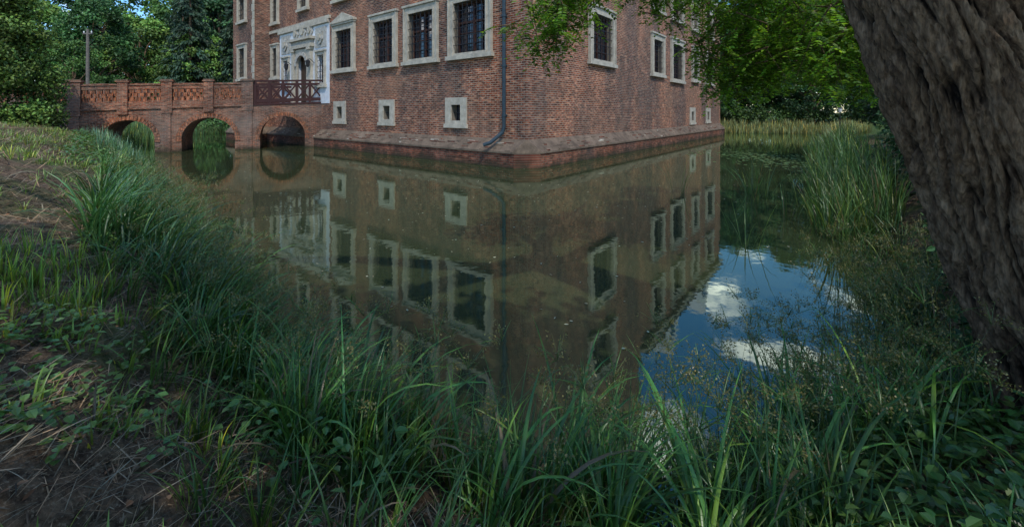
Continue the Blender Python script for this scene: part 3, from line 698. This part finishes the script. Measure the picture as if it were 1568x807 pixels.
def rush(x,y,z,Lr,base=(.08,.115,.03),rays=9):
    gs=[]; n=len(x); az=R.uniform(0,6.28,n); L_=R.uniform(*Lr,n); ln=R.uniform(.05,.4,n)
    b=np.stack([x,y,z],1); cv=R.uniform(.1,.5,n)
    gs.append(blade_geo(b,az,L_,np.full(n,.003),ln,cv,vcol(base,n),5,tipcol=1))
    tip=b.copy(); S=5
    for i in range(S):
        th=ln+cv*(i/S)**1.4; tip=tip+np.stack([np.cos(az)*np.sin(th),np.sin(az)*np.sin(th),np.cos(th)],1)*(L_/S)[:,None]
    idx=np.repeat(np.arange(n),rays); k=len(idx); a2=R.uniform(0,6.28,k); l2=R.uniform(.05,.16,k)
    ln2=R.uniform(.1,1.1,k); gs.append(blade_geo(tip[idx],a2,l2,np.full(k,.0013),ln2,R.uniform(.2,1,k),vcol(base,k),2))
    for f in (.55,.75,.95,1.0):
        q=tip[idx]+np.stack([np.cos(a2)*np.sin(ln2+.3),np.sin(a2)*np.sin(ln2+.3),np.cos(ln2+.3)],1)*(l2*f)[:,None]
        for _ in range(2):
            gs.append(leaf_geo(q+R.normal(0,.012,(k,3)),rdir(k),rdir(k),R.uniform(.008,.018,k),.008,vcol((.16,.145,.045),k,.35),.1))
    i3=np.repeat(np.arange(n),3); k=len(i3); gs.append(blade_geo(tip[i3],R.uniform(0,6.28,k),R.uniform(.08,.22,k),np.full(k,.003),R.uniform(.6,1.2,k),R.uniform(.2,.9,k),vcol(DG,k),4))
    return merge(gs)
gs=[]
x,y,z,d=scatter(1700,-4.5,3.4,1.7,6.4,-.35,.5); x,y,z=keep(x,y,z,1.8); s=R.random(len(x))<.6; gs.append(rush(x[s],y[s],z[s],(.6,.98)))
x,y,z,d=scatter(1300,.9,4.8,2.4,5.8,-.6,.4); s=R.random(len(x))<.6; gs.append(rush(x[s],y[s],z[s],(.6,1.15)))
x,y,z,d=scatter(3400,-9,-1.6,3.4,11,-.45,.6); s=R.random(len(x))<.65; gs.append(rush(x[s],y[s],z[s],(.6,1.12),rays=7))
V,F,C=merge(gs); quadmesh('club_rush',V,F,C,M_GRASS)
gs=[]
x,y,z,d=scatter(12000,-24,-1.2,.6,24,.9,9); clump=np.sin(x*1.9+1)+np.sin(y*1.6+x*.7)+np.sin(x*4.3-y*3.7)*.6
s=(clump+R.normal(0,.5,len(x))>np.where(np.hypot(x,y)<9,.35,.1)); x,y,z=keep(x[s],y[s],z[s],1.2)
gs.append(tufts(x,y,z,8,(.07,.24),(.004,.008),YG,spread=.09,lean=(.05,.5),curve=(.2,1.0),segs=3))
x,y,z,d=scatter(2200,-5,-.8,.7,5,.75,3.5); cl=np.sin(x*3.1)+np.sin(y*3.7+x); s=(cl+R.normal(0,.5,len(x))>.8); x,y,z=keep(x[s],y[s],z[s],1.2)
gs.append(tufts(x,y,z,8,(.08,.28),(.003,.006),(.16,.26,.04),spread=.05,lean=(.0,.4),curve=(.1,.9),segs=4))
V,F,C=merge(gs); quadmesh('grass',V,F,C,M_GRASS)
gs=[]
x,y,z,d=scatter(80000,-7,3.5,.3,8,.45,4); p=np.clip(2.4/np.hypot(x,y),.1,1)**1.1; s=R.random(len(x))<p; x,y,z=x[s],y[s],z[s]; x,y,z=keep(x,y,z,.9)
k=len(x); c_=vcol((.37,.275,.17),k,.5)*np.where(R.random((k,1))<.4,.32,1)
gs.append(blade_geo(np.stack([x,y,z+.014],1),R.uniform(0,6.28,k),R.uniform(.04,.24,k),R.uniform(.001,.0032,k),R.uniform(1.15,1.6,k),R.uniform(-.1,.3,k),c_,3,tipcol=1))
x,y,z,d=scatter(7000,-6,3.5,.5,7,.3,3); x,y,z=keep(x,y,z,1.0); k=len(x)
ax=rdir(k); ax[:,2]*=.2; gs.append(leaf_geo(np.stack([x,y,z+.01],1),ax,rdir(k)*.5+np.array([0,0,1.]),R.uniform(.02,.05,k),R.uniform(.012,.03,k),vcol((.2,.11,.06),k,.5)))
x,y,z,d=scatter(9000,-24,-5,4,22,1.0,8); k=len(x)
gs.append(blade_geo(np.stack([x,y,z+.02],1),R.uniform(0,6.28,k),R.uniform(.15,.4,k),R.uniform(.005,.009,k),R.uniform(1.0,1.6,k),R.uniform(-.1,.3,k),vcol((.30,.22,.13),k,.45),3,tipcol=1))
V,F,C=merge(gs); quadmesh('dry_leaf_litter',V,F,C,M_DRY)
def weeds(x,y,z,lf,base,hmax,per=14):
    n=len(x); idx=np.repeat(np.arange(n),per); k=len(idx); a2=R.uniform(0,6.28,k); r_=R.uniform(0,hmax*.75,k)
    hh=R.uniform(.02,hmax,k)
    c=np.stack([x[idx]+r_*np.cos(a2),y[idx]+r_*np.sin(a2),z[idx]+hh],1)
    ax=np.stack([np.cos(a2),np.sin(a2),R.uniform(-.5,.3,k)],1)
    return leaf_geo(c,ax,np.tile([0,0,1.],(k,1))+R.normal(0,.25,(k,3)),lf*R.uniform(.6,1.3,k),lf*.75*R.uniform(.7,1.1,k),vcol(base,k,.3),.2)
gs=[]
x,y,z,d=scatter(1000,-4.5,-.9,.7,4.5,.9,3); cl=np.sin(x*2.6+2)+np.sin(y*3.+1); s=cl>.4; x,y,z=keep(x[s],y[s],z[s],1.25); gs.append(weeds(x,y,z,.048,(.13,.23,.05),.10,10))
x,y,z,d=scatter(900,1.6,3.9,1.2,3.8,.1,1.5); x,y,z=keep(x,y,z,1.9); s=R.random(len(x))<.7; gs.append(weeds(x[s],y[s],z[s],.065,(.055,.125,.027),.3,10))
x,y,z,d=scatter(500,-3.5,-.5,1.4,4.4,.2,.7); s=R.random(len(x))<.3; gs.append(weeds(x[s],y[s],z[s],.06,(.09,.19,.04),.35,8))
x,y,z,d=scatter(1600,-20,-8,9,21,.3,1.8); gs.append(weeds(x,y,z,.09,(.10,.19,.045),.3,12))
V,F,C=merge(gs); quadmesh('broadleaf_weeds',V,F,C,M_GRASS,smooth=False)
gs=[]
for i in range(200):
    t=R.random(); x=3.4+t*6.5; y=3.0+t*6.9; x+=R.uniform(.1,1.7); y-=R.uniform(-.1,.6)
    z=gz(x,y)+R.uniform(-.1,.75+1.1*t)
    gs.append(shrub_blob((x,y,z),(.42,.42,.36),110,(.038,.085,.025),.08,R.uniform(.35,1.6)))
for i in range(90):
    x=R.uniform(8.5,16); y=x*1.05+R.uniform(-1.8,.3); gs.append(shrub_blob((x,y,gz(x,y)+R.uniform(.2,3.4)),(.8,.8,.7),140,(.04,.085,.025),.14,R.uniform(.4,1.4)))
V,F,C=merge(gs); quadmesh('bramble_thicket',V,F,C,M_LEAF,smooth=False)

k=1300; x=R.uniform(-12,16,k); y=R.uniform(4,26,k); d=sdist(x,y); s=d<-.2; x,y=x[s],y[s]; k=len(x)
ax=rdir(k); ax[:,2]=0
g1=leaf_geo(np.stack([x,y,0*x+.006],1),ax,np.tile([0,0,1.],(k,1)),R.uniform(.015,.06,k),R.uniform(.01,.035,k),vcol((.38,.37,.25),k,.4),0)
k=500; x=R.normal(13.2,1.3,k); y=22+R.normal(0,3,k); ax=rdir(k); ax[:,2]=0
g2=leaf_geo(np.stack([x,y,0*x+.008],1),ax,np.tile([0,0,1.],(k,1)),R.uniform(.1,.22,k),R.uniform(.1,.18,k),vcol((.12,.2,.07),k,.3),0)
V,F,C=merge([g1,g2]); quadmesh('floating_leaves',V,F,C,M_DRY,smooth=False)

# ------------------------------------------------------------ small objects
Lm=MB(); M_LAMPG=stone_mat('lamp_globe',(.7,.7,.68),.05,3,.3)
Lm.tube([(0,0,-.3),(0,0,.4),(0,0,.45),(0,0,3.3)],[.09,.08,.05,.04],M_IRON,8); Lm.tube([(0,0,3.3),(0,0,3.35),(0,0,3.55),(0,0,3.75)],[.05,.12,.17,.15],M_LAMPG,12); Lm.tube([(0,0,3.75),(0,0,3.8),(0,0,3.9)],[.26,.24,.03],M_IRON,12)
o=Lm.obj('street_lamp'); o.location=(31,39.5,gz(31,39.5)-.6)
pl=MB(); M_POLE=stone_mat('grey_pole',(.16,.14,.12),.3,4); pl.tube([(0,0,-.5),(0,0,4),(0,0,7)],[.12,.11,.09],M_POLE,10); pl.box(lambda t,d,z:(t,d,z),-.35,.35,-.05,.05,6.6,6.7,M_POLE)
for t_ in (-.3,.3): pl.tube([(t_,0,6.7),(t_,0,6.78),(t_,0,6.85)],[.03,.05,.03],M_LAMPG,6)
o=pl.obj('utility_pole'); o.location=(-33.5,33,gz(-33.5,33))

# ------------------------------------------------------------ light, sky, camera
S_=Vector((.32,-.95,0)).normalized(); el=math.radians(50)
S_=Vector((S_.x*math.cos(el),S_.y*math.cos(el),math.sin(el)))
sl=bpy.data.lights.new('sun','SUN'); sl.energy=2.6; sl.angle=math.radians(.5); sl.color=(1,.95,.88)
so=bpy.data.objects.new('sun',sl); COL.objects.link(so); so.rotation_euler=(-S_).to_track_quat('-Z','Y').to_euler()
w=bpy.data.worlds.new('World'); scene.world=w; w.use_nodes=True; nt=w.node_tree; nt.nodes.clear()
wo=nt.nodes.new('ShaderNodeOutputWorld'); bg=nt.nodes.new('ShaderNodeBackground'); bg.inputs[1].default_value=.15
sk=nt.nodes.new('ShaderNodeTexSky'); sk.sky_type='NISHITA'; sk.sun_disc=False; sk.sun_elevation=el; sk.sun_rotation=math.atan2(S_.x,S_.y); sk.dust_density=.2; sk.ozone_density=3.0
hs=N(nt,'ShaderNodeHueSaturation',i_Saturation=1.3,i_Value=1.55); nt.links.new(sk.outputs[0],hs.inputs['Color'])
tcn=nt.nodes.new('ShaderNodeTexCoord'); sp=nt.nodes.new('ShaderNodeSeparateXYZ'); nt.links.new(tcn.outputs['Generated'],sp.inputs[0])
az_=N(nt,'ShaderNodeMath',operation='MAXIMUM'); nt.links.new(sp.outputs[2],az_.inputs[0]); az_.inputs[1].default_value=0
ad=N(nt,'ShaderNodeMath',operation='ADD'); nt.links.new(az_.outputs[0],ad.inputs[0]); ad.inputs[1].default_value=.22
dvx=N(nt,'ShaderNodeVectorMath',operation='DIVIDE'); nt.links.new(tcn.outputs['Generated'],dvx.inputs[0])
cb=N(nt,'ShaderNodeCombineXYZ'); 
for i in range(3): nt.links.new(ad.outputs[0],cb.inputs[i])
nt.links.new(cb.outputs[0],dvx.inputs[1])
cn=noise(nt,dvx.outputs[0],2.3,8,.6,.3); cs=noise(nt,dvx.outputs[0],6,5,.6)
cc=mix(nt,ramp(nt,cs,[(.38,0),(.58,1)]),(6,7.2,9),(24,24,24))
cl=mix(nt,ramp(nt,cn,[(.55,0),(.61,1)]),hs.outputs[0],cc)
nt.links.new(cl,bg.inputs[0]); nt.links.new(bg.outputs[0],wo.inputs[0])
cam=bpy.data.cameras.new('camera'); co_=bpy.data.objects.new('camera',cam); COL.objects.link(co_)
co_.location=(0,0,2.4); co_.rotation_euler=(math.radians(90),0,0); cam.sensor_width=36; cam.lens=36*640/1568; cam.shift_y=-(403.5-172)/1568; cam.clip_start=.05; cam.clip_end=2000
scene.camera=co_
